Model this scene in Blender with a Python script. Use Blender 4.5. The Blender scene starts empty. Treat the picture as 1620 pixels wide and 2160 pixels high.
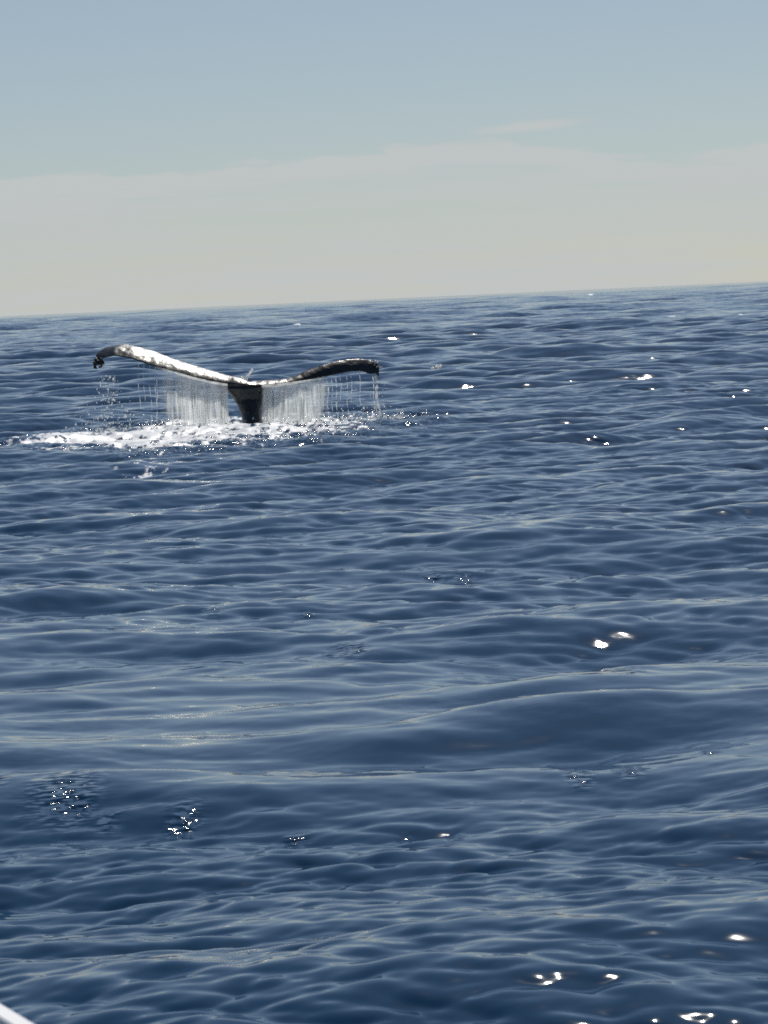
import bpy, bmesh, math, random
import numpy as np
from mathutils import Vector, Matrix, noise as mnoise

S = bpy.context.scene
COL = S.collection
R = math.radians

# ------------------------------------------------------------------ camera
CAM_H = 2.2
cam_d = bpy.data.cameras.new('camera')
cam = bpy.data.objects.new('camera', cam_d)
COL.objects.link(cam)
cam_d.sensor_fit = 'VERTICAL'
cam_d.sensor_height = 36.0
cam_d.lens = 125.0
cam_d.clip_start = 0.05
cam_d.clip_end = 60000
cam_d.dof.use_dof = True
cam_d.dof.focus_distance = 45.0
cam_d.dof.aperture_fstop = 20.0
cam.matrix_world = (Matrix.Translation((0, 0, CAM_H))
                    @ Matrix.Rotation(R(90 - 3.430), 4, 'X')
                    @ Matrix.Rotation(R(-2.615), 4, 'Z'))
S.camera = cam

# ------------------------------------------------------------------ sky and sun
SUN_EL, SUN_AZ = R(47), R(11.5)          # azimuth measured clockwise from +Y (straight ahead)
world = bpy.data.worlds.new('World')
S.world = world
world.use_nodes = True


def build_world():
    nt = world.node_tree
    n, l = nt.nodes, nt.links
    n.clear()
    out = n.new('ShaderNodeOutputWorld')
    bg = n.new('ShaderNodeBackground')
    bg.inputs['Strength'].default_value = 0.055
    l.new(bg.outputs[0], out.inputs[0])
    sky = n.new('ShaderNodeTexSky')
    sky.sky_type = 'NISHITA'
    sky.sun_disc = False
    sky.sun_elevation = SUN_EL
    sky.sun_rotation = SUN_AZ
    sky.air_density = 0.8
    sky.dust_density = 0.15
    sky.ozone_density = 3.0
    sky.altitude = 0
    # thin bank of stratus low over the horizon, laid out by direction
    tc = n.new('ShaderNodeTexCoord')
    sp = n.new('ShaderNodeSeparateXYZ')
    l.new(tc.outputs['Generated'], sp.inputs[0])
    az = n.new('ShaderNodeMath'); az.operation = 'ARCTAN2'
    l.new(sp.outputs['X'], az.inputs[0]); l.new(sp.outputs['Y'], az.inputs[1])
    el = n.new('ShaderNodeMath'); el.operation = 'ARCSINE'
    l.new(sp.outputs['Z'], el.inputs[0])

    def math_(op, a, b=None, c=None):
        m = n.new('ShaderNodeMath'); m.operation = op
        for i, v in enumerate((a, b, c)):
            if v is None:
                continue
            if isinstance(v, (int, float)):
                m.inputs[i].default_value = v
            else:
                l.new(v, m.inputs[i])
        return m.outputs[0]

    def noise_(sx, sy, detail, seed, rough=0.55):
        cb = n.new('ShaderNodeCombineXYZ')
        l.new(math_('MULTIPLY', az.outputs[0], sx), cb.inputs[0])
        l.new(math_('MULTIPLY', el.outputs[0], sy), cb.inputs[1])
        cb.inputs[2].default_value = seed
        t = n.new('ShaderNodeTexNoise')
        t.inputs['Scale'].default_value = 1.0
        t.inputs['Detail'].default_value = detail
        t.inputs['Roughness'].default_value = rough
        l.new(cb.outputs[0], t.inputs['Vector'])
        return math_('SUBTRACT', t.outputs['Fac'], 0.5)

    def ramp_(v, lo, hi):
        m = n.new('ShaderNodeMapRange'); m.interpolation_type = 'SMOOTHSTEP'
        l.new(v, m.inputs['Value'])
        m.inputs['From Min'].default_value = lo; m.inputs['From Max'].default_value = hi
        return m.outputs['Result']

    deg = math_('MULTIPLY', el.outputs[0], 57.2958)
    azd = math_('MULTIPLY', az.outputs[0], 57.2958)
    ragged = math_('ADD', math_('MULTIPLY', noise_(17, 26, 2, 3.1), 0.35), math_('MULTIPLY', noise_(40, 210, 5, 7.7), 1.0))
    hump = math_('MULTIPLY', ramp_(math_('ABSOLUTE', math_('SUBTRACT', azd, 1.2)), 3.4, 0.2), 0.30)
    top = math_('ADD', math_('ADD', 2.14, ragged), hump)
    d = math_('SUBTRACT', top, deg)
    bank = ramp_(d, -0.04, 0.34)
    rim = math_('MULTIPLY', ramp_(d, -0.06, 0.12), ramp_(d, 0.6, 0.10))
    low = ramp_(deg, 1.1, 0.0)
    streak = math_('MULTIPLY', math_('ADD', noise_(13, 230, 4, 1.3), math_('MULTIPLY', noise_(5, 45, 3, 4.4), 0.8)), 2.3)
    m1 = math_('ADD', math_('MULTIPLY', bank, math_('ADD', 0.46, streak)), math_('MULTIPLY', math_('MULTIPLY', rim, 0.8), math_('ADD', 0.8, math_('MULTIPLY', streak, 1.4))))
    m1 = math_('ADD', m1, math_('MULTIPLY', low, 0.55))
    # one detached wisp above the bank
    wv = math_('SUBTRACT', deg, math_('ADD', math_('ADD', 2.58, math_('MULTIPLY', noise_(40, 90, 4, 9.2), 0.25)), math_('MULTIPLY', azd, 0.03)))
    wisp = math_('MULTIPLY', ramp_(math_('ABSOLUTE', wv), 0.11, 0.0), ramp_(math_('ABSOLUTE', math_('SUBTRACT', azd, 2.6)), 1.25, 0.2))
    m1 = math_('ADD', m1, math_('MULTIPLY', wisp, 1.0))
    mask = math_('MINIMUM', math_('MAXIMUM', m1, 0), 0.92)
    hz = ramp_(deg, 38.0, 0.0)                # low sea haze whitening the air above the horizon
    # a higher veil that greys the blue a little everywhere
    mixv = n.new('ShaderNodeMix'); mixv.data_type = 'RGBA'
    mixv.inputs['B'].default_value = VEIL
    l.new(math_('ADD', VEIL_F[0], math_('MULTIPLY', hz, VEIL_F[1])), mixv.inputs['Factor'])
    l.new(sky.outputs[0], mixv.inputs['A'])
    mix = n.new('ShaderNodeMix'); mix.data_type = 'RGBA'
    mix.inputs['B'].default_value = CLOUD
    l.new(mask, mix.inputs['Factor'])
    l.new(mixv.outputs['Result'], mix.inputs['A'])
    l.new(mix.outputs['Result'], bg.inputs['Color'])


VEIL = (7.3, 7.6, 7.9, 1)
VEIL_F = (0.02, 0.26)
CLOUD = (8.75, 9.2, 9.2, 1)
build_world()

sun_d = bpy.data.lights.new('sun', 'SUN')
sun = bpy.data.objects.new('sun', sun_d)
COL.objects.link(sun)
sun_d.energy = 3.5
sun_d.angle = R(0.53)
sun_d.color = (1.0, 0.95, 0.87)
sdir = Vector((math.sin(SUN_AZ) * math.cos(SUN_EL), math.cos(SUN_AZ) * math.cos(SUN_EL), math.sin(SUN_EL)))
sun.rotation_euler = sdir.to_track_quat('Z', 'Y').to_euler()
sun.location = (20, 60, 60)

S.view_settings.view_transform = 'Standard'
S.view_settings.look = 'None'
S.view_settings.gamma = 1
S.view_settings.use_curve_mapping = False
S.view_settings.exposure = 0.12
S.render.engine = 'CYCLES'
S.cycles.use_denoising = False
S.cycles.sample_clamp_indirect = 4.0
S.cycles.max_bounces = 8
S.cycles.transparent_max_bounces = 24
S.cycles.caustics_reflective = True
S.cycles.filter_width = 1.7


# ------------------------------------------------------------------ helpers
def tag(o, label=None, cat=None, group=None, kind=None):
    for k, v in (('label', label), ('category', cat), ('group', group), ('kind', kind)):
        if v:
            o[k] = v
    return o


def empty(name, loc):
    o = bpy.data.objects.new(name, None)
    o.location = loc
    o.empty_display_size = 0.3
    COL.objects.link(o)
    return o


def mesh_obj(name, verts, faces, mat, parent=None, smooth=True):
    me = bpy.data.meshes.new(name)
    me.from_pydata(verts, [], faces)
    me.update()
    if smooth:
        me.polygons.foreach_set('use_smooth', np.ones(len(me.polygons), bool))
    me.materials.append(mat)
    o = bpy.data.objects.new(name, me)
    COL.objects.link(o)
    if parent:
        o.parent = parent
    return o


class MB:
    def __init__(self):
        self.v, self.f = [], []

    def tube(self, pts, rad, n=8, cap=True):
        """tube along pts (list of Vector) with a radius per point"""
        b = len(self.v)
        m = len(pts)
        for i, p in enumerate(pts):
            t = (pts[min(i + 1, m - 1)] - pts[max(i - 1, 0)]).normalized()
            a = t.orthogonal().normalized() if abs(t.z) < 0.9 else (Vector((1, 0, 0)) - t * t.x).normalized()
            c = t.cross(a)
            for k in range(n):
                w = 2 * math.pi * k / n
                self.v.append(tuple(p + (a * math.cos(w) + c * math.sin(w)) * rad[i]))
        for i in range(m - 1):
            for k in range(n):
                k2 = (k + 1) % n
                self.f.append((b + i * n + k, b + i * n + k2, b + (i + 1) * n + k2, b + (i + 1) * n + k))
        if cap:
            self.f.append(tuple(b + k for k in reversed(range(n))))
            self.f.append(tuple(b + (m - 1) * n + k for k in range(n)))

    def blob(self, p, r, sx=1, sy=1, sz=1, rnd=None):
        b = len(self.v)
        for x, y, z in ICO_V:
            j = 1 if rnd is None else rnd.uniform(0.75, 1.2)
            self.v.append((p[0] + x * r * sx * j, p[1] + y * r * sy * j, p[2] + z * r * sz * j))
        self.f += [tuple(b + i for i in f) for f in ICO_F]


_bm = bmesh.new()
bmesh.ops.create_icosphere(_bm, subdivisions=2, radius=1)
ICO_V = [tuple(v.co) for v in _bm.verts]
ICO_F = [tuple(v.index for v in f.verts) for f in _bm.faces]
_bm.free()


def new_mat(name):
    m = bpy.data.materials.new(name)
    m.use_nodes = True
    n, l = m.node_tree.nodes, m.node_tree.links
    n.clear()
    out = n.new('ShaderNodeOutputMaterial')
    return m, n, l, out


def node(n, l, typ, op=None, **ins):
    q = n.new(typ)
    if op:
        q.operation = op
    for k, v in ins.items():
        key = int(k[1:]) if k[0] == 'i' and k[1:].isdigit() else k.replace('_', ' ')
        if hasattr(v, 'links'):
            l.new(v, q.inputs[key])
        else:
            q.inputs[key].default_value = v
    return q


# ------------------------------------------------------------------ materials
def mat_water():
    m, n, l, out = new_mat('sea_water')
    p = n.new('ShaderNodeBsdfPrincipled')
    p.inputs['Base Color'].default_value = WATER_COL
    p.inputs['Roughness'].default_value = WATER_ROUGH
    p.inputs['IOR'].default_value = 1.58
    p.inputs['Specular IOR Level'].default_value = 0.5
    geo = n.new('ShaderNodeNewGeometry')
    fine = node(n, l, 'ShaderNodeAttribute'); fine.attribute_name = 'fine_slope'
    foam_glint = node(n, l, 'ShaderNodeAttribute'); foam_glint.attribute_name = 'foam_glint'

    def slope(scale, seed, detail):
        mp = n.new('ShaderNodeMapping')
        l.new(geo.outputs['Position'], mp.inputs['Vector'])
        mp.inputs['Scale'].default_value = (scale * 0.45, scale, scale)
        mp.inputs['Location'].default_value = (seed, seed * 1.7, seed * 0.3)
        t = node(n, l, 'ShaderNodeTexNoise', Vector=mp.outputs[0], Scale=1.0, Detail=detail, Roughness=0.6)
        s = node(n, l, 'ShaderNodeVectorMath', 'SUBTRACT', i0=t.outputs['Color'], i1=(0.5, 0.5, 0.5))
        return node(n, l, 'ShaderNodeVectorMath', 'MULTIPLY', i0=s.outputs[0], i1=(1, 1, 0)).outputs[0]

    far = node(n, l, 'ShaderNodeMath', 'MULTIPLY', i0=fine.outputs['Fac'], i1=3.5).outputs[0]
    a = node(n, l, 'ShaderNodeVectorMath', 'SCALE', i0=slope(2.2, 3.0, 3.0)); l.new(far, a.inputs['Scale'])
    patch = n.new('ShaderNodeMapping'); l.new(geo.outputs['Position'], patch.inputs['Vector'])
    patch.inputs['Scale'].default_value = (0.5, 0.9, 1)
    pt = node(n, l, 'ShaderNodeTexNoise', Vector=patch.outputs[0], Scale=1.0, Detail=2.0)
    pr = node(n, l, 'ShaderNodeMapRange', Value=pt.outputs['Fac'], From_Min=0.38, From_Max=0.68, To_Min=MICRO[0], To_Max=MICRO[1])
    b = node(n, l, 'ShaderNodeVectorMath', 'SCALE', i0=slope(26.0, 11.0, 2.0)); l.new(pr.outputs[0], b.inputs['Scale'])
    paw = node(n, l, 'ShaderNodeAttribute'); paw.attribute_name = 'cats_paw'
    c = node(n, l, 'ShaderNodeVectorMath', 'SCALE', i0=slope(32.0, 5.0, 1.0)); l.new(node(n, l, 'ShaderNodeMath', 'MULTIPLY', i0=paw.outputs['Fac'], i1=2.6).outputs[0], c.inputs['Scale'])
    s = node(n, l, 'ShaderNodeVectorMath', 'ADD', i0=a.outputs[0], i1=b.outputs[0])
    s = node(n, l, 'ShaderNodeVectorMath', 'ADD', i0=s.outputs[0], i1=c.outputs[0])
    nn = node(n, l, 'ShaderNodeVectorMath', 'ADD', i0=s.outputs[0], i1=geo.outputs['Normal'])
    nz = node(n, l, 'ShaderNodeVectorMath', 'NORMALIZE', i0=nn.outputs[0])
    l.new(nz.outputs[0], p.inputs['Normal'])
    # foam and bubbles in the churned patch, plus painted sun glitter
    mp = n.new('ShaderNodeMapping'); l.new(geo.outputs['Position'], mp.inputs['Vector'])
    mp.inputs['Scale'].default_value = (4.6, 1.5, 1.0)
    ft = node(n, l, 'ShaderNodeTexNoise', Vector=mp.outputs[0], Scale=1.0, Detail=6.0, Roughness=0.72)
    f1 = node(n, l, 'ShaderNodeMath', 'ADD', i0=ft.outputs['Fac'], i1=node(n, l, 'ShaderNodeMath', 'MULTIPLY', i0=foam_glint.outputs['Fac'], i1=0.30).outputs[0])
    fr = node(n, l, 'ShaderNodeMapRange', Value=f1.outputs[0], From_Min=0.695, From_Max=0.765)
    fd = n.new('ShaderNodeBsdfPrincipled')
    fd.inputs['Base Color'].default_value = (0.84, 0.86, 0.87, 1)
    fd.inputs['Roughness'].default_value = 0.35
    fm = node(n, l, 'ShaderNodeMath', 'MULTIPLY', i0=foam_glint.outputs['Fac'], i1=7.0); fm.use_clamp = True
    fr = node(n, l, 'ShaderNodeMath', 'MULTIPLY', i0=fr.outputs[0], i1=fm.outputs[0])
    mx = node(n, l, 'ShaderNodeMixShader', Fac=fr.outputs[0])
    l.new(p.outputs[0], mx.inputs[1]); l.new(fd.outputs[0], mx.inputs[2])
    l.new(mx.outputs[0], out.inputs[0])
    return m


WATER_COL = (0.001, 0.032, 0.078, 1)
WATER_ROUGH = 0.045
MICRO = (0.02, 0.11)


def mat_skin():
    m, n, l, out = new_mat('wet_whale_skin')
    p = n.new('ShaderNodeBsdfPrincipled')
    tc = n.new('ShaderNodeTexCoord')
    t = node(n, l, 'ShaderNodeTexNoise', Vector=tc.outputs['Object'], Scale=9.0, Detail=5.0, Roughness=0.6)
    r = n.new('ShaderNodeValToRGB')
    r.color_ramp.elements[0].position = 0.35; r.color_ramp.elements[0].color = (0.005, 0.006, 0.007, 1)
    r.color_ramp.elements[1].position = 0.75; r.color_ramp.elements[1].color = (0.018, 0.021, 0.022, 1)
    l.new(t.outputs['Fac'], r.inputs[0])
    l.new(r.outputs[0], p.inputs['Base Color'])
    p.inputs['Roughness'].default_value = 0.34
    p.inputs['IOR'].default_value = 1.6
    # rivulets and scars: broad lumps plus a finer wet crinkle
    mp = n.new('ShaderNodeMapping'); l.new(tc.outputs['Object'], mp.inputs['Vector'])
    mp.inputs['Scale'].default_value = (1.0, 0.8, 1.0)
    v = node(n, l, 'ShaderNodeTexVoronoi', Vector=mp.outputs[0], Scale=8.0, Randomness=1.0)
    v.feature = 'SMOOTH_F1'
    f = node(n, l, 'ShaderNodeTexNoise', Vector=mp.outputs[0], Scale=20.0, Detail=2.0, Roughness=0.6)
    a = node(n, l, 'ShaderNodeMath', 'MULTIPLY_ADD', i0=f.outputs['Fac'], i1=0.35, i2=v.outputs['Distance'])
    b = node(n, l, 'ShaderNodeBump', Strength=0.8, Distance=0.019, Height=a.outputs[0])
    l.new(b.outputs[0], p.inputs['Normal'])
    l.new(p.outputs[0], out.inputs[0])
    return m


def mat_fall(name, with_density):
    """falling, aerated water: partly see-through, scatters light forward"""
    m, n, l, out = new_mat(name)
    tc = n.new('ShaderNodeTexCoord')
    tr = n.new('ShaderNodeBsdfTransparent')
    df = n.new('ShaderNodeBsdfDiffuse'); df.inputs[0].default_value = (0.80, 0.82, 0.82, 1)
    tl = n.new('ShaderNodeBsdfTranslucent'); tl.inputs[0].default_value = (0.86, 0.88, 0.87, 1)
    gl = n.new('ShaderNodeBsdfGlossy'); gl.inputs['Roughness'].default_value = 0.2
    gl.inputs[0].default_value = (0.9, 0.9, 0.9, 1)
    m1 = node(n, l, 'ShaderNodeMixShader', Fac=0.74)
    l.new(df.outputs[0], m1.inputs[1]); l.new(tl.outputs[0], m1.inputs[2])
    m2 = node(n, l, 'ShaderNodeMixShader', Fac=0.05)
    l.new(m1.outputs[0], m2.inputs[1]); l.new(gl.outputs[0], m2.inputs[2])
    m3 = n.new('ShaderNodeMixShader')
    l.new(tr.outputs[0], m3.inputs[1]); l.new(m2.outputs[0], m3.inputs[2])
    if with_density:
        at = n.new('ShaderNodeAttribute'); at.attribute_name = 'sheet_cover'
        mp = n.new('ShaderNodeMapping'); l.new(tc.outputs['Object'], mp.inputs['Vector'])
        mp.inputs['Scale'].default_value = (15, 8, 0.8)
        t = node(n, l, 'ShaderNodeTexNoise', Vector=mp.outputs[0], Scale=1.0, Detail=3.0, Roughness=0.6)
        r = node(n, l, 'ShaderNodeMapRange', Value=t.outputs['Fac'], From_Min=0.34, From_Max=0.64, To_Min=0.30, To_Max=1.15)
        q = node(n, l, 'ShaderNodeMath', 'MULTIPLY', i0=r.outputs[0], i1=at.outputs['Fac'])
        q.use_clamp = True
        l.new(q.outputs[0], m3.inputs[0])
    else:
        m3.inputs[0].default_value = 0.68
    l.new(m3.outputs[0], out.inputs[0])
    return m


def simple(name, col, rough, metallic=0.0):
    m, n, l, out = new_mat(name)
    p = n.new('ShaderNodeBsdfPrincipled')
    tc = n.new('ShaderNodeTexCoord')
    t = node(n, l, 'ShaderNodeTexNoise', Vector=tc.outputs['Object'], Scale=30.0, Detail=4.0)
    mr = node(n, l, 'ShaderNodeMapRange', Value=t.outputs['Fac'], To_Min=rough * 0.8, To_Max=rough * 1.2)
    l.new(mr.outputs[0], p.inputs['Roughness'])
    p.inputs['Base Color'].default_value = col
    p.inputs['Metallic'].default_value = metallic
    l.new(p.outputs[0], out.inputs[0])
    return m


# ------------------------------------------------------------------ the sea
BASE = Vector((-2.357, 65.07, 0.0))     # where the tail stock leaves the water


def smooth(a, b, x):
    t = np.clip((x - a) / (b - a), 0, 1)
    return t * t * (3 - 2 * t)


def wave_tile(L, N, lmin, lmax, slope_rms, wind, spread, seed):
    """periodic random wave field, band-limited to [lmin, lmax], with a given slope variance"""
    g = np.random.default_rng(seed)
    k1 = np.fft.fftfreq(N, L / N) * 2 * np.pi
    kx, ky = np.meshgrid(k1, k1, indexing='ij')
    k = np.hypot(kx, ky); k[0, 0] = 1
    lam = 2 * np.pi / k
    band = np.clip((np.log2(lam / lmin) + .25) / .5, 0, 1) * np.clip((np.log2(lmax / lam) + .25) / .5, 0, 1)
    th = np.arctan2(ky, kx) - wind
    direc = np.abs(np.cos(th)) ** spread + 0.03
    amp = k ** -2.0 * np.sqrt(band * direc)
    amp[0, 0] = 0
    ph = g.normal(size=(N, N)) + 1j * g.normal(size=(N, N))
    h = ph * amp
    hx = np.fft.ifft2(1j * kx * h).real
    hy = np.fft.ifft2(1j * ky * h).real
    s = slope_rms / math.sqrt((hx ** 2 + hy ** 2).mean())
    z = np.fft.ifft2(h).real * s
    dx = np.fft.ifft2(1j * kx / k * h).real * s
    dy = np.fft.ifft2(1j * ky / k * h).real * s
    return np.stack([z, dx, dy], -1).astype(np.float32)


def sample(tile, L, x, y, rot):
    N = tile.shape[0]
    c, s = math.cos(rot), math.sin(rot)
    u = ((c * x + s * y) / L * N) % N
    v = ((-s * x + c * y) / L * N) % N
    i = np.floor(u).astype(np.int32); j = np.floor(v).astype(np.int32)
    fu = (u - i).astype(np.float32)[..., None]; fv = (v - j).astype(np.float32)[..., None]
    i %= N; j %= N
    i2 = (i + 1) % N; j2 = (j + 1) % N
    r = (tile[i, j] * (1 - fu) + tile[i2, j] * fu) * (1 - fv) + (tile[i, j2] * (1 - fu) + tile[i2, j2] * fu) * fv
    dx = c * r[..., 1] - s * r[..., 2]
    dy = s * r[..., 1] + c * r[..., 2]
    return r[..., 0], dx, dy


def vnoise(x, y, seed):
    """cheap smooth 2-D value noise in [0,1] on arrays"""
    g = np.random.default_rng(seed)
    T = g.random((256, 256)).astype(np.float32)
    i = np.floor(x).astype(np.int32); j = np.floor(y).astype(np.int32)
    fx = x - i; fy = y - j
    fx = fx * fx * (3 - 2 * fx); fy = fy * fy * (3 - 2 * fy)
    i &= 255; j &= 255
    i2 = (i + 1) & 255; j2 = (j + 1) & 255
    return (T[i, j] * (1 - fx) + T[i2, j] * fx) * (1 - fy) + (T[i, j2] * (1 - fx) + T[i2, j2] * fx) * fy


#         lmin  lmax  slope  wind-angle  spread seed  rot
BANDS = [(0.09, 0.20, 0.070, R(86), 2.0, 11, 0.30),
         (0.20, 0.40, 0.092, R(76), 3.0, 52, -0.11),
         (0.40, 0.80, 0.066, R(106), 3.5, 53, 0.12),
         (0.80, 1.60, 0.056, R(80), 4.0, 14, -0.13),
         (1.60, 3.50, 0.070, R(98), 4.0, 15, 0.09),
         (3.50, 8.00, 0.048, R(84), 4.0, 16, -0.05),
         (8.00, 26.0, 0.022, R(100), 4.0, 17, 0.04),
         (26.0, 80.0, 0.008, R(92), 1.2, 18, 0.02),
         (80.0, 260., 0.003, R(86), 1.0, 19, 0.01)]


WAVELETS = [(-1.52, 16.5, 6, 1.2), (-1.44, 16.3, 4, 1.2), (-0.91, 15.9, 1, 1.5), (-1.25, 16.0, 1, 1), (-1.86, 16.9, 1, 1), (-0.23, 24.2, 3, 1.2), (-0.34, 24.1, 2, 1),
            (0.09, 25.2, 1, 1), (-1.39, 27.5, 3, .9), (-1.48, 26.2, 2, .8), (-2.75, 27.4, 4, .8), (0.37, 30.2, 3, 1), (0.61, 30.2, 2, 1), (1.13, 30.0, 1, 1),
            (0.05, 31.0, 1, .9), (1.49, 21.3, 2, 1), (2.71, 30.1, 1, 1.6), (1.18, 16.7, 3, .8), (0.92, 16.6, 2, .9), (0.09, 15.3, 1, .8), (-0.39, 15.4, 2, .8),
            (1.22, 70.3, 1, 1), (0.62, 66.6, 4, 1), (-6.30, 72.6, 3, 1.3), (-6.66, 72.5, 2, 1), (-2.08, 26.2, 1, .8), (-0.64, 27.2, 1, .8), (1.06, 25.9, 1, .8),
            (1.39, 25.6, 1, .8), (-1.62, 15.2, 2, .7), (0.32, 15.3, 1, .8), (1.62, 17.2, 1, .7)]
GLINT_FLECKS = [(11.8, 211.4, .22), (13.28, 323.3, .30), (20.95, 252.4, .32), (49.87, 594.8, .7), (22.21, 217.2, .18), (8.59, 111.3, .08), (5.81, 93.1, .07),
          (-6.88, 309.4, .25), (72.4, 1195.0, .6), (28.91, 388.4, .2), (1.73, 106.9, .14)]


def build_sea():
    rows = [-400, -150, -60, -30, -15, -8, -4, -2, 0, 2, 4, 5, 6, 6.7, 7.3, 7.8, 8.2, 8.5, 8.7]
    d = 8.8
    while d < 52:
        rows.append(d); d += min(max(0.9 * d * d / (2.2 * 3556), 0.0115), 0.07)
    while d < 79:
        rows.append(d); d += 0.075
    while d < 230:
        rows.append(d); d += 0.11 * (d / 79) ** 1.55
    while d < 26000:
        rows.append(d); d *= 1.0048 if d < 2600 else 1.05
    rows = np.array(rows)
    nd = 500
    u = np.linspace(-1, 1, nd)
    ext = 1 + np.cumsum(0.004 * 1.42 ** np.arange(1, 20))
    u = np.concatenate([-ext[::-1], u, ext])
    dd = np.maximum(rows, 2.0)
    half = 1.25 + 0.119 * dd
    X = half[:, None] * u[None, :]
    Y = np.repeat(rows[:, None], len(u), 1)
    step_y = np.gradient(rows)[:, None] * np.ones_like(X)
    step_x = np.gradient(u)[None, :] * half[:, None]
    Z = np.zeros_like(X); DX = np.zeros_like(X); DY = np.zeros_like(X)
    miss = np.zeros_like(X)
    spacing_y, spacing_x = step_y, step_x
    # patches of rougher and slicker water
    gust = vnoise(X * 0.35 + 31.3, Y * 0.5 + 7.9, 5) * 0.6 + vnoise(X * 0.9, Y * 1.3, 6) * 0.4
    gust = 0.45 + 1.1 * gust
    slick = 1 - 0.72 * smooth(14.8, 17.2, Y) * (1 - smooth(21.5, 27.0, Y + X * 0.75))
    for lmin, lmax, sl, wd, sp, seed, rot in BANDS:
        N = 1024 if lmax < 4 else 512
        L = lmax * (30 if lmax < 10 else 14)
        tile = wave_tile(L, N, lmin, lmax, sl, wd, sp, seed)
        lam = math.sqrt(lmin * lmax)
        w = 1 - smooth(0.27, 0.50, np.maximum(spacing_y / lam, spacing_x / (lam * 2.0)))
        mod = np.ones_like(X)
        if lmax <= 0.4:
            mod = gust * slick * (1 + 0.25 * (1 - smooth(12.2, 16.0, Y)))
        elif lmax <= 0.8:
            mod = (0.5 + 0.5 * gust) * (0.45 + 0.55 * slick)
        elif lmax <= 1.6:
            mod = 0.45 + 0.55 * slick
        # swell runs steeper out past the lee of the boat and the bank
        far_boost = 0.9 if 3 < lmax <= 8 else 3.0 if 8 < lmax <= 26 else 4.0 if 26 < lmax <= 80 else 0
        if far_boost:
            mod = 1 + far_boost * smooth(lam * 13, lam * 28, Y)
        miss += (sl * np.minimum(mod, 1.0)) ** 2 * (1 - w ** 2)
        live = np.where(w.max(1) > 0)[0]
        a, b = live.min(), live.max() + 1
        z, dx, dy = sample(tile, L, X[a:b], Y[a:b], rot)
        wm = (w * mod)[a:b]
        Z[a:b] += z * wm
        ch = 1.15 if lmax < 2 else 0.9
        DX[a:b] -= ch * dx * wm
        DY[a:b] -= ch * dy * wm
    # churned water round the flukes
    bx, by = BASE.x, BASE.y
    ex = (X - (bx - 0.35)) / 4.1
    ey = (Y - (by - 0.6 + 0.66 * (X - bx))) / 10.0
    r2 = np.sqrt(ex ** 2 + ey ** 2)
    core = 1 - smooth(0.55, 1.1, r2 + 0.35 * (vnoise(X * 1.1, Y * 0.8, 21) - 0.5))
    tail = (1 - smooth(0.3, 1.0, np.abs(Y - (by - 4.1 + 0.02 * (X - bx))) / 4.2)) * smooth(bx - 0.2, bx - 1.6, X) * (1 - smooth(bx - 6.5, bx - 9.5, X) * 1.0)
    tail *= smooth(0.30, 0.55, vnoise(X * 0.9 + 4, Y * 1.2, 22) + 0.12)
    turb = np.clip(np.maximum(core, 0.85 * tail), 0, 1)
    near = (turb.max(1) > 0)
    a, b = np.where(near)[0].min(), np.where(near)[0].max() + 1
    for lmin, lmax, sl, seed in ((0.12, 0.28, 0.17, 31), (0.28, 0.7, 0.13, 32)):
        tile = wave_tile(lmax * 30, 1024, lmin, lmax, sl, 0.7, 0.3, seed)
        z, dx, dy = sample(tile, lmax * 30, X[a:b], Y[a:b], 0.5)
        Z[a:b] += z * turb[a:b]
        DX[a:b] -= 0.7 * dx * turb[a:b]
        DY[a:b] -= 0.7 * dy * turb[a:b]
    foam_glint = np.clip(core * (1.1 - 0.7 * r2) + 0.55 * tail, 0, 1)
    foam_glint = np.maximum(foam_glint, 0.50 * np.exp(-((X - bx + 1.05) / 0.55) ** 2 - ((Y - 51.5) / 3.6) ** 2))  # glitter reflected from the left fluke, painted as a white streak
    # cat's paws: small patches of steep capillary waves, whose facets catch the sun
    paw = np.zeros_like(X)
    for gx, gy, cnt, sc in WAVELETS:
        rx, ry = (0.02 + 0.012 * cnt + 0.0008 * gy) * 0.75 * sc, (0.07 + 0.025 * cnt + 0.004 * gy) * 0.7 * sc
        i0, i1 = np.searchsorted(rows, [gy - 3.5 * ry, gy + 3.5 * ry])
        g = np.exp(-0.5 * (((X[i0:i1] - gx) / rx) ** 2 + ((Y[i0:i1] - gy) / ry) ** 2))
        paw[i0:i1] = np.maximum(paw[i0:i1], g)
    # sun glints far out, painted as tiny white flecks
    for gx, gy, rx in GLINT_FLECKS:
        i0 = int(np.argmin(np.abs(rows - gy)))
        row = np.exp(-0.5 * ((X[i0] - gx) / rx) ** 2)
        foam_glint[i0:i0 + 2] = np.maximum(foam_glint[i0:i0 + 2], 1.6 * row)
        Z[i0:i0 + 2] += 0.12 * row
    X2, Y2 = X + DX, Y + DY
    nr, nc = X.shape
    me = bpy.data.meshes.new('sea_water')
    co = np.stack([X2, Y2, Z], -1).reshape(-1).astype(np.float32)
    me.vertices.add(nr * nc)
    me.vertices.foreach_set('co', co)
    idx = np.arange(nr * nc, dtype=np.int32).reshape(nr, nc)
    q = np.stack([idx[:-1, :-1], idx[:-1, 1:], idx[1:, 1:], idx[1:, :-1]], -1).reshape(-1)
    nq = q.size // 4
    me.loops.add(q.size)
    me.loops.foreach_set('vertex_index', q)
    me.polygons.add(nq)
    me.polygons.foreach_set('loop_start', np.arange(nq, dtype=np.int32) * 4)
    me.polygons.foreach_set('use_smooth', np.ones(nq, bool))
    me.update(calc_edges=True)
    at = me.attributes.new('fine_slope', 'FLOAT', 'POINT')
    at.data.foreach_set('value', np.sqrt(miss).reshape(-1).astype(np.float32))
    at = me.attributes.new('cats_paw', 'FLOAT', 'POINT')
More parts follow.
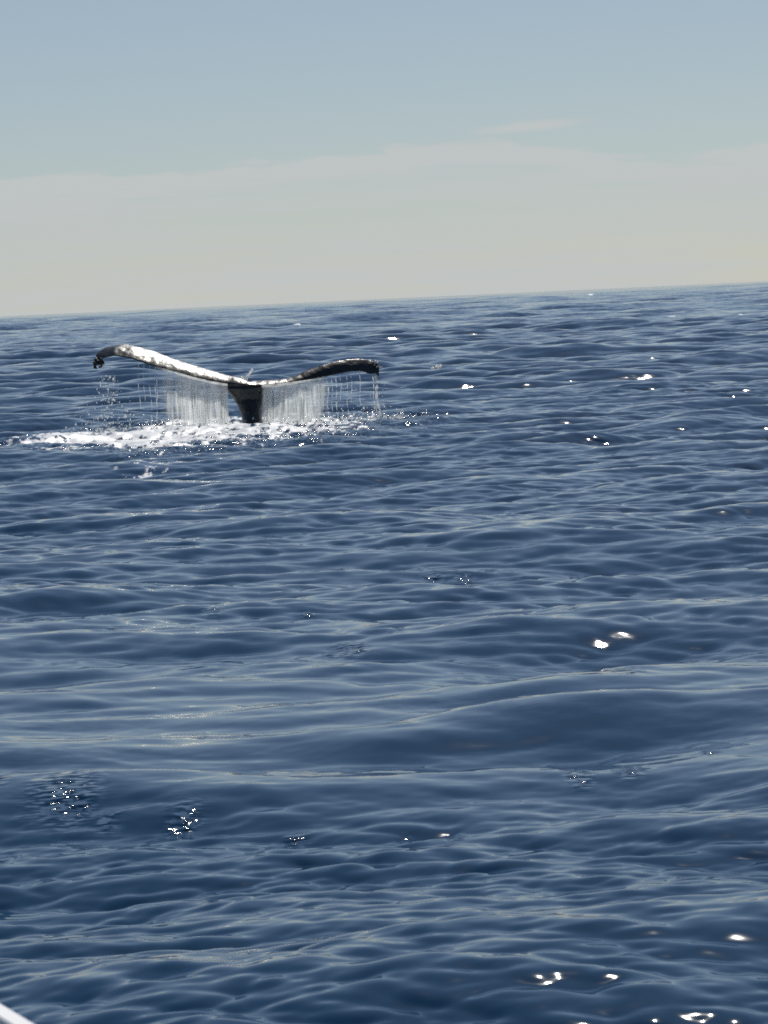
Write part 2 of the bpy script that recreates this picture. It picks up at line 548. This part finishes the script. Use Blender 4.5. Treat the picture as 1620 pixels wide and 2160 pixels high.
    at.data.foreach_set('value', np.maximum(paw, 0.8 * turb).reshape(-1).astype(np.float32))
    at = me.attributes.new('foam_glint', 'FLOAT', 'POINT')
    at.data.foreach_set('value', foam_glint.reshape(-1).astype(np.float32))
    me.materials.append(mat_water())
    o = bpy.data.objects.new('sea_water', me)
    COL.objects.link(o)
    tag(o, 'dark blue rippled ocean reaching to the tilted horizon', kind='structure')
    print('sea', nr, nc, nq)


build_sea()


# ------------------------------------------------------------------ the whale's tail
def interp(pts, x, k=1):
    xs = [p[0] for p in pts]; ys = [p[k] for p in pts]
    return float(np.interp(x, xs, ys))


# leading edge (near, lower) and trailing edge (far, higher) heights along the span, metres from BASE
LE = [(-2.86, 1.24), (-2.72, 1.31), (-2.50, 1.36), (-2.16, 1.29), (-1.98, 1.22), (-1.80, 1.15), (-1.42, 1.03), (-1.03, 0.90),
      (-0.71, 0.81), (-0.385, 0.742), (-0.066, 0.718), (0.116, 0.70), (0.506, 0.71), (0.76, 0.724), (1.155, 0.757), (1.55, 0.824),
      (1.82, 0.862), (2.06, 0.860), (2.19, 0.800), (2.34, 0.80), (2.42, 0.84)]
TE = [(-2.92, 1.33), (-2.80, 1.46), (-2.66, 1.53), (-2.30, 1.565), (-2.0, 1.485), (-1.73, 1.39), (-1.40, 1.25), (-1.17, 1.165),
      (-0.74, 1.015), (-0.40, 0.905), (-0.17, 0.85), (-0.02, 0.765), (0.12, 0.768), (0.51, 0.775), (0.766, 0.815), (1.03, 0.925),
      (1.30, 1.005), (1.55, 1.065), (1.81, 1.10), (2.02, 1.10), (2.20, 1.075), (2.36, 1.03), (2.42, 0.93)]


def build_whale():
    V, F = [], []
    n = 22
    st = np.concatenate([np.linspace(-2.86, -2.6, 12)[:-1], np.linspace(-2.6, 2.25, 110), np.linspace(2.25, 2.39, 9)[1:]])
    for s in st:
        side = abs(s) / (2.86 if s < 0 else 2.40)
        zl, zt = interp(LE, s), interp(TE, s)
        yl = 0.06 + 0.80 * side ** 1.3
        yt = 0.06 + 1.02 + 0.24 * math.sin(math.pi * min(1, side * 1.05)) - 0.16 * side - 0.30 * math.exp(-(s / 0.10) ** 2)
        rise = zt - zl
        want = rise / (0.44 if s < 0 else 1.3)            # the right blade is feathered steeper than the left
        yt = yl + min(max(want, 0.32 if s < 0 else 0.20 + 0.30 * math.exp(-(s / 0.62) ** 2)), 1.0) * (1 - 0.30 * math.exp(-(s / 0.08) ** 2))
        yt += 0.02 * mnoise.noise(Vector((s * 4, 1.7, 0)))
        if side > 0.9:
            yt = yl + (yt - yl) * (1 - 0.65 * ((side - 0.9) / 0.1) ** 2)
        th = (0.115 * (1 - side) ** 0.8 + 0.036)
        if side > 0.93:
            th *= 1 - 0.5 * (side - 0.93) / 0.07
        c = Vector((0, yt - yl, zt - zl))
        nrm = Vector((0, -c.z, c.y)).normalized()
        for k in range(n):
            w = 2 * math.pi * k / n
            x = 0.5 - 0.5 * math.cos(w)                     # chordwise 0 = leading edge
            prof = 1.48 * math.sqrt(max(x, 0)) * (1 - x) ** 0.75
            yz = c * x + nrm * (math.sin(w) / max(abs(math.sin(w)), 1e-6)) * prof * th * (0.22 if math.sin(w) > 0 else 0.95)
            if 1e-6 > abs(math.sin(w)):
                yz = c * x
            # a little camber so the blade is a soft S, not a plank
            yz += nrm * (0.05 * c.length * math.sin(math.pi * x))
            V.append((s, yl + yz.y, zl + 0.02 + yz.z))
    m = len(st)
    for i in range(m - 1):
        for k in range(n):
            k2 = (k + 1) % n
            F.append((i * n + k, i * n + k2, (i + 1) * n + k2, (i + 1) * n + k))
    F.append(tuple(reversed(range(n))))
    F.append(tuple((m - 1) * n + k for k in range(n)))
    # tail stock: (z, xl, xr, centre y, half depth)
    P = [(-2.0, -0.62, 0.62, -1.9, 0.70), (-1.2, -0.45, 0.47, -0.95, 0.55), (-0.6, -0.30, 0.34, -0.36, 0.42), (-0.2, -0.20, 0.245, -0.10, 0.34),
         (0.07, -0.162, 0.213, 0.03, 0.30), (0.20, -0.178, 0.208, 0.14, 0.27), (0.36, -0.235, 0.222, 0.20, 0.24), (0.47, -0.30, 0.245, 0.24, 0.20),
         (0.56, -0.36, 0.268, 0.245, 0.20), (0.64, -0.43, 0.31, 0.24, 0.19), (0.70, -0.54, 0.46, 0.24, 0.18), (0.735, -0.58, 0.52, 0.26, 0.12)]
    zs = np.concatenate([np.linspace(-2.0, 0, 12)[:-1], np.linspace(0, 0.735, 26)])
    n2 = 28
    b0 = len(V)
    for z in zs:
        xl, xr, yc, ry = (interp(P, z, k) for k in (1, 2, 3, 4))
        cx, rx = (xl + xr) / 2, (xr - xl) / 2
        for k in range(n2):
            w = 2 * math.pi * k / n2
            cs, sn = math.cos(w), math.sin(w)
            # keeled cross-section, sharper along the back
            r = 1 + 0.08 * abs(sn) ** 6
            V.append((cx + rx * math.copysign(abs(cs) ** 0.9, cs), yc + ry * sn * r, z))
    for i in range(len(zs) - 1):
        for k in range(n2):
            k2 = (k + 1) % n2
            F.append((b0 + i * n2 + k, b0 + i * n2 + k2, b0 + (i + 1) * n2 + k2, b0 + (i + 1) * n2 + k))
    F.append(tuple(b0 + k for k in reversed(range(n2))))
    F.append(tuple(b0 + (len(zs) - 1) * n2 + k for k in range(n2)))
    skin = mat_skin()
    root = empty('humpback_whale', BASE)
    tag(root, 'black humpback whale tail raised out of the sea with water pouring off its flukes', 'whale')
    body = mesh_obj('body', V, F, skin, root)
    rm = body.modifiers.new('remesh', 'REMESH')
    rm.mode = 'VOXEL'; rm.voxel_size = 0.0135; rm.use_smooth_shade = True
    sm = body.modifiers.new('smooth', 'SMOOTH'); sm.factor = 0.5; sm.iterations = 3
    # ragged barnacle clumps on the fluke tips; pale ones are a painted sun glint
    rnd = random.Random(4)
    bar = simple('dark_barnacle', (0.016, 0.017, 0.016, 1), 0.5)
    pale = simple('pale_tip_glint', (0.55, 0.55, 0.52, 1), 0.35)
    for (x, y, z, w, h, r, cnt, mt) in ((-2.845, .87, 1.26, 0.022, 0.05, 0.038, 12, bar), (-2.76, .88, 1.27, 0.025, 0.035, 0.04, 10, bar),
                                         (-2.865, .86, 1.20, 0.012, 0.03, 0.024, 6, bar), (-2.765, .87, 1.19, 0.014, 0.022, 0.026, 6, bar),
                                         (2.355, .89, 0.84, 0.015, 0.03, 0.034, 8, bar), (2.34, .90, 1.0, 0.016, 0.045, 0.024, 9, pale), (2.29, .88, 1.06, 0.03, 0.014, 0.02, 6, pale)):
        b = MB()
        for k in range(cnt):
            b.blob((x + rnd.gauss(0, w), y + rnd.gauss(0, 0.03), z + rnd.gauss(0, h)), r * rnd.uniform(0.5, 1.0), 1, 1.1, 1.1, rnd)
        o = mesh_obj('barnacle_glint_clump', b.v, b.f, mt, root)
        if mt is pale:
            o['label'] = 'pale lumps standing in for a sun glint on the tip of the right fluke'
    return root


build_whale()


# ------------------------------------------------------------------ falling water
def le_at(x):
    side = abs(x) / (2.86 if x < 0 else 2.40)
    return 0.06 + 0.80 * side ** 1.3 - 0.03, interp(LE, x)


FALL = mat_fall('falling_water_sheet', True)
STRAND = mat_fall('falling_water_strand', False)


def curtain(name, x0, x1, full0, full1, seed, label, lean):
    """a sheet of water running off the leading edge, thick where full0..full1, thinning towards the tip"""
    rnd = random.Random(seed)
    root = empty(name, (BASE.x + (x0 + x1) / 2, BASE.y, 0))
    tag(root, label, 'water curtain', 'sheets of water pouring off the flukes')
    ox = (x0 + x1) / 2
    nx, nz = 150, 44
    for layer in range(2):
        V, F, D = [], [], []
        for i in range(nx + 1):
            x = x0 + (x1 - x0) * i / nx
            yl, zl = le_at(x)
            e = 1.0
            if full0 > x0: e = min(e, max(0, (x - x0) / (full0 - x0)))
            if full1 < x1: e = min(e, max(0, (x1 - x) / (x1 - full1)))
            st = 0.95 + 1.2 * mnoise.noise(Vector((x * 7, seed, layer * 5))) + 0.5 * mnoise.noise(Vector((x * 23, seed + 3, layer * 5)))
            for j in range(nz + 1):
                t = j / nz
                z = zl + 0.03 - (zl + 0.09) * t
                wob = mnoise.noise(Vector((x * 9 + layer * 40, z * 1.2, seed))) * 0.05 + mnoise.noise(Vector((x * 22, z * 1.2, seed + layer))) * 0.010
                y = yl - 0.10 * t ** 1.5 + wob * min(1, 4 * t) - 0.05 * layer * min(1, 3 * t)
                xx = x - ox + lean * t * t + 0.02 * mnoise.noise(Vector((x * 5, z * 4, 9))) * t
                V.append((xx, y, z))
                dn = 1.2 * e ** 1.2 * st * (0.95 - 0.22 * t + 0.25 * t ** 3)
                dn *= 0.85 + 0.5 * mnoise.noise(Vector((x * 8, z * 2.2, seed + 11)))
                # the sheet breaks up on its thin side before it reaches the sea
                dn *= 1 - max(0, min(1, (t - (0.3 + 0.85 * e + 0.45 * mnoise.noise(Vector((x * 7, seed, 4))) + 0.2 * mnoise.noise(Vector((x * 21, seed, 6))))) * 2.5))
                D.append(max(0, min(1, dn)))
        for i in range(nx):
            for j in range(nz):
                a = i * (nz + 1) + j
                F.append((a, a + nz + 1, a + nz + 2, a + 1))
        o = mesh_obj('water_sheet', V, F, FALL, root)
        at = o.data.attributes.new('sheet_cover', 'FLOAT', 'POINT')
        at.data.foreach_set('value', np.array(D, np.float32))
    b = MB()
    for k in range(70):
        x = rnd.uniform(x0, x1)
        yl, zl = le_at(x)
        e = 1.0
        if full0 > x0: e = min(e, (x - x0) / (full0 - x0))
        if full1 < x1: e = min(e, (x1 - x) / (x1 - full1))
        if rnd.random() > 0.35 + 0.65 * e:
            continue
        t0 = rnd.uniform(0, 0.3) if rnd.random() < 0.6 else rnd.uniform(0.2, 0.6)
        t1 = min(1.0, t0 + rnd.uniform(0.2, 0.75))
        r = 0.003 + 0.012 * rnd.random() ** 2.5
        pts, rad = [], []
        ph = rnd.uniform(0, 9)
        for j in range(11):
            q = j / 10
            t = t0 + (t1 - t0) * q
            pts.append(Vector((x - ox + lean * t * t + 0.022 * math.sin(ph + 4 * t) * t, yl - 0.04 - 0.12 * t ** 1.5 + rnd.uniform(-.006, .006), zl + 0.02 - (zl + 0.06) * t)))
            rad.append(r * (0.25 + 0.9 * math.sin(math.pi * min(1, q * 0.9 + 0.08))) * rnd.uniform(0.9, 1.1))
        b.tube(pts, rad, 6)
    o = mesh_obj('water_strand', b.v, b.f, STRAND, root)
    o['kind'] = 'stuff'
    return root


curtain('water_curtain', -1.75, -0.40, -1.02, -0.40, 3, 'grey streaked sheet of water falling from the bright sunlit left fluke', 0.0)
curtain('water_curtain', 0.21, 1.50, 0.26, 0.98, 8, 'pale finely streaked sheet of water falling from the dark right fluke', -0.03)

DROP = mat_fall('water_drop', False)


def drips():
    """thin broken trickles along the outer flukes and the stream off the right tip"""
    rnd = random.Random(12)
    b = MB()
    spec = [(1.42, 0.9, 0.006), (1.50, 0.75, 0.005), (1.58, 0.95, 0.007), (1.66, 0.5, 0.004), (1.78, 0.85, 0.005), (1.86, 0.5, 0.004), (2.02, 0.7, 0.005),
            (-1.74, 0.8, 0.006), (-1.84, 0.9, 0.005), (-1.95, 0.5, 0.004), (-2.05, 0.7, 0.005), (2.26, 0.95, 0.008), (2.30, 1.0, 0.011), (2.32, 1.0, 0.009), (2.335, 0.9, 0.007)]
    for x, ln, r in spec:
        yl, zl = le_at(x)
        x += BASE.x; y = BASE.y + yl
        t = 0.0
        while t < ln:
            seg = rnd.uniform(0.08, 0.22)
            pts = [Vector((x + 0.012 * math.sin(9 * (t + seg * q / 5) + x) + (0.05 * (t + seg * q / 5) ** 2 if x > -0.15 else 0), y - 0.08 * (t + seg * q / 5) ** 2, zl - zl * min(1, t + seg * q / 5))) for q in range(6)]
            b.tube(pts, [r * f * rnd.uniform(0.8, 1.3) for f in (0.3, 0.8, 1.1, 1.0, 0.7, 0.3)], 6)
            t += seg + rnd.uniform(0.0, 0.06)
    o = mesh_obj('dripping_water', b.v, b.f, DROP)
    tag(o, 'thin broken trickles of water falling from the outer flukes', kind='stuff')


drips()


def spray(name, label, n, fn, seed, rmin, rmax):
    rnd = random.Random(seed)
    b = MB()
    for _ in range(n):
        p = fn(rnd)
        r = rmin + (rmax - rmin) * rnd.random() ** 2.5
        b.blob(p, r, 1, 1, rnd.uniform(0.9, 1.8))
    o = mesh_obj(name, b.v, b.f, DROP)
    tag(o, label, kind='stuff')
    return o


def left_tip(r):
    h = r.random() ** 1.25
    z = 0.04 + 0.98 * h
    w = 0.10 + 0.26 * (1 - h)
    return (BASE.x - 2.62 + r.gauss(0, w), BASE.y + 0.4 + r.gauss(0, 0.22), z)


def round_base(r):
    x = r.uniform(-3.2, 2.8)
    return (BASE.x + x, BASE.y + r.gauss(0.1, 0.5), max(0.0, r.gauss(0.0, 0.11)) + 0.02)


def under_right(r):
    x = r.uniform(1.2, 2.5)
    return (BASE.x + x, BASE.y + r.gauss(0.4, 0.2), r.random() ** 1.6 * 0.65 + 0.02)


spray('spray_droplets', 'loose droplets falling below the left fluke tip', 330, left_tip, 5, 0.005, 0.017)
spray('spray_droplets', 'droplets jumping from the churned water at the foot of the tail', 420, round_base, 6, 0.006, 0.022)
spray('spray_droplets', 'fine droplets under the right fluke', 150, under_right, 7, 0.004, 0.011)


def splash(name, loc, jets, label, seed, rs):
    """a small standing jet of water: a few leaning fingers with beads at their ends"""
    rnd = random.Random(seed)
    b = MB()
    for dx, dy, h, r in jets:
        pts = [Vector((dx * q + 0.3 * dx * q * q, dy * q, h * q - 0.04)) for q in (0, .2, .4, .6, .8, 1)]
        b.tube(pts, [r * f * rnd.uniform(.8, 1.2) for f in (1.5, 1.1, 0.8, 0.75, 1.0, 0.5)], 8)
        b.blob(tuple(pts[-1]), r * 1.1, 1, 1, 1.2, rnd)
    o = mesh_obj(name, b.v, b.f, rs)
    o.location = loc
    tag(o, label, 'splash')
    return o


splash('water_splash_glint', (BASE.x - 0.10, BASE.y + 1.0, 0.84), [(0.10, 0, 0.19, 0.022), (0.03, 0.02, 0.09, 0.022), (-0.05, 0, 0.06, 0.02)],
       'small white jet of water leaping from the notch between the flukes', 2, DROP)
splash('water_splash_glint', (1.76, 107.0, 0.03), [(0.02, 0, 0.10, 0.05), (-0.08, 0.1, 0.06, 0.04), (0.10, -0.1, 0.12, 0.045)],  # white water added in place of a sun glint on a wave
       'lone white jet standing in for a sun glint on the swell to the right of the tail', 3, DROP)


# ------------------------------------------------------------------ the boat the picture is taken from
def build_boat():
    white = simple('white_gelcoat', (0.8, 0.8, 0.78, 1), 0.25)
    steel = simple('white_rail_paint', (0.92, 0.92, 0.92, 1), 0.42)
    root = empty('boat', (0, 0, 0))
    tag(root, 'white boat with a sunlit rail just entering the lower left corner', 'boat')
    # hull: stations along y, gunwale outside the view
    V, F = [], []
    stn = [(-5.5, 1.15), (-4, 1.2), (-2, 1.2), (0, 1.05), (2.2, 0.72), (3.7, 0.36), (4.6, 0.06)]
    prof = [(1.0, 0.72), (0.98, 0.60), (0.9, 0.25), (0.7, -0.10), (0.0, -0.35)]
    for y, w in stn:
        ring = [(f * w, z) for f, z in prof] + [(-f * w, z) for f, z in reversed(prof[:-1])]
        for x, z in ring:
            V.append((x, y, z))
    k = 9
    for i in range(len(stn) - 1):
        for j in range(k):
            j2 = (j + 1) % k
            F.append((i * k + j, (i + 1) * k + j, (i + 1) * k + j2, i * k + j2))
    F.append(tuple(range(k))); F.append(tuple((len(stn) - 1) * k + j for j in reversed(range(k))))
    mesh_obj('hull', V, F, white, root, smooth=False)
    # flat-topped hand rail, a narrow white bar on posts
    path = [(-1.10, -1.5), (-1.16, 0.5), (-1.14, 2.6), (-1.04, 4.3), (-0.93, 5.15), (-0.84, 5.44), (-0.75, 5.45), (-0.68, 5.32), (-0.6315, 5.20), (-0.583, 5.08),
            (-0.5345, 4.96), (-0.486, 4.84), (-0.43, 4.70), (-0.36, 4.50), (-0.30, 4.2), (-0.28, 3.8)]
    V, F = [], []
    hw, zt, zb = 0.0155, 1.200, 1.178
    for i, (x, y) in enumerate(path):
        a, c = path[max(i - 1, 0)], path[min(i + 1, len(path) - 1)]
        dx, dy = c[0] - a[0], c[1] - a[1]
        q = math.hypot(dx, dy)
        nx, ny = -dy / q, dx / q
        for o, z in ((-hw, zb), (-hw, zt - .003), (-hw + .003, zt), (hw - .003, zt), (hw, zt - .003), (hw, zb)):
            V.append((x + nx * o, y + ny * o, z))
    for i in range(len(path) - 1):
        for k in range(6):
            k2 = (k + 1) % 6
            F.append((i * 6 + k, (i + 1) * 6 + k, (i + 1) * 6 + k2, i * 6 + k2))
    F.append(tuple(range(6))); F.append(tuple((len(path) - 1) * 6 + k for k in reversed(range(6))))
    bm = bmesh.new(); tmp = bpy.data.meshes.new('tmp'); tmp.from_pydata(V, [], F); bm.from_mesh(tmp); bpy.data.meshes.remove(tmp)
    bmesh.ops.recalc_face_normals(bm, faces=bm.faces)
    V = [tuple(v.co) for v in bm.verts]; F = [tuple(v.index for v in f.verts) for f in bm.faces]
    bm.free()
    mesh_obj('rail', V, F, steel, root, smooth=False)
    for top, foot in (((-1.16, 0.5), (-1.0, 0.4)), ((-1.14, 2.6), (-0.55, 2.4)), ((-0.36, 4.5), (-0.06, 4.3)), ((-0.28, 3.8), (-0.2, 3.7))):
        b = MB()
        b.tube([Vector((*foot, 0.66)), Vector((*top, 1.185))], [0.011, 0.011], 12)
        mesh_obj('post', b.v, b.f, steel, root)


build_boat()
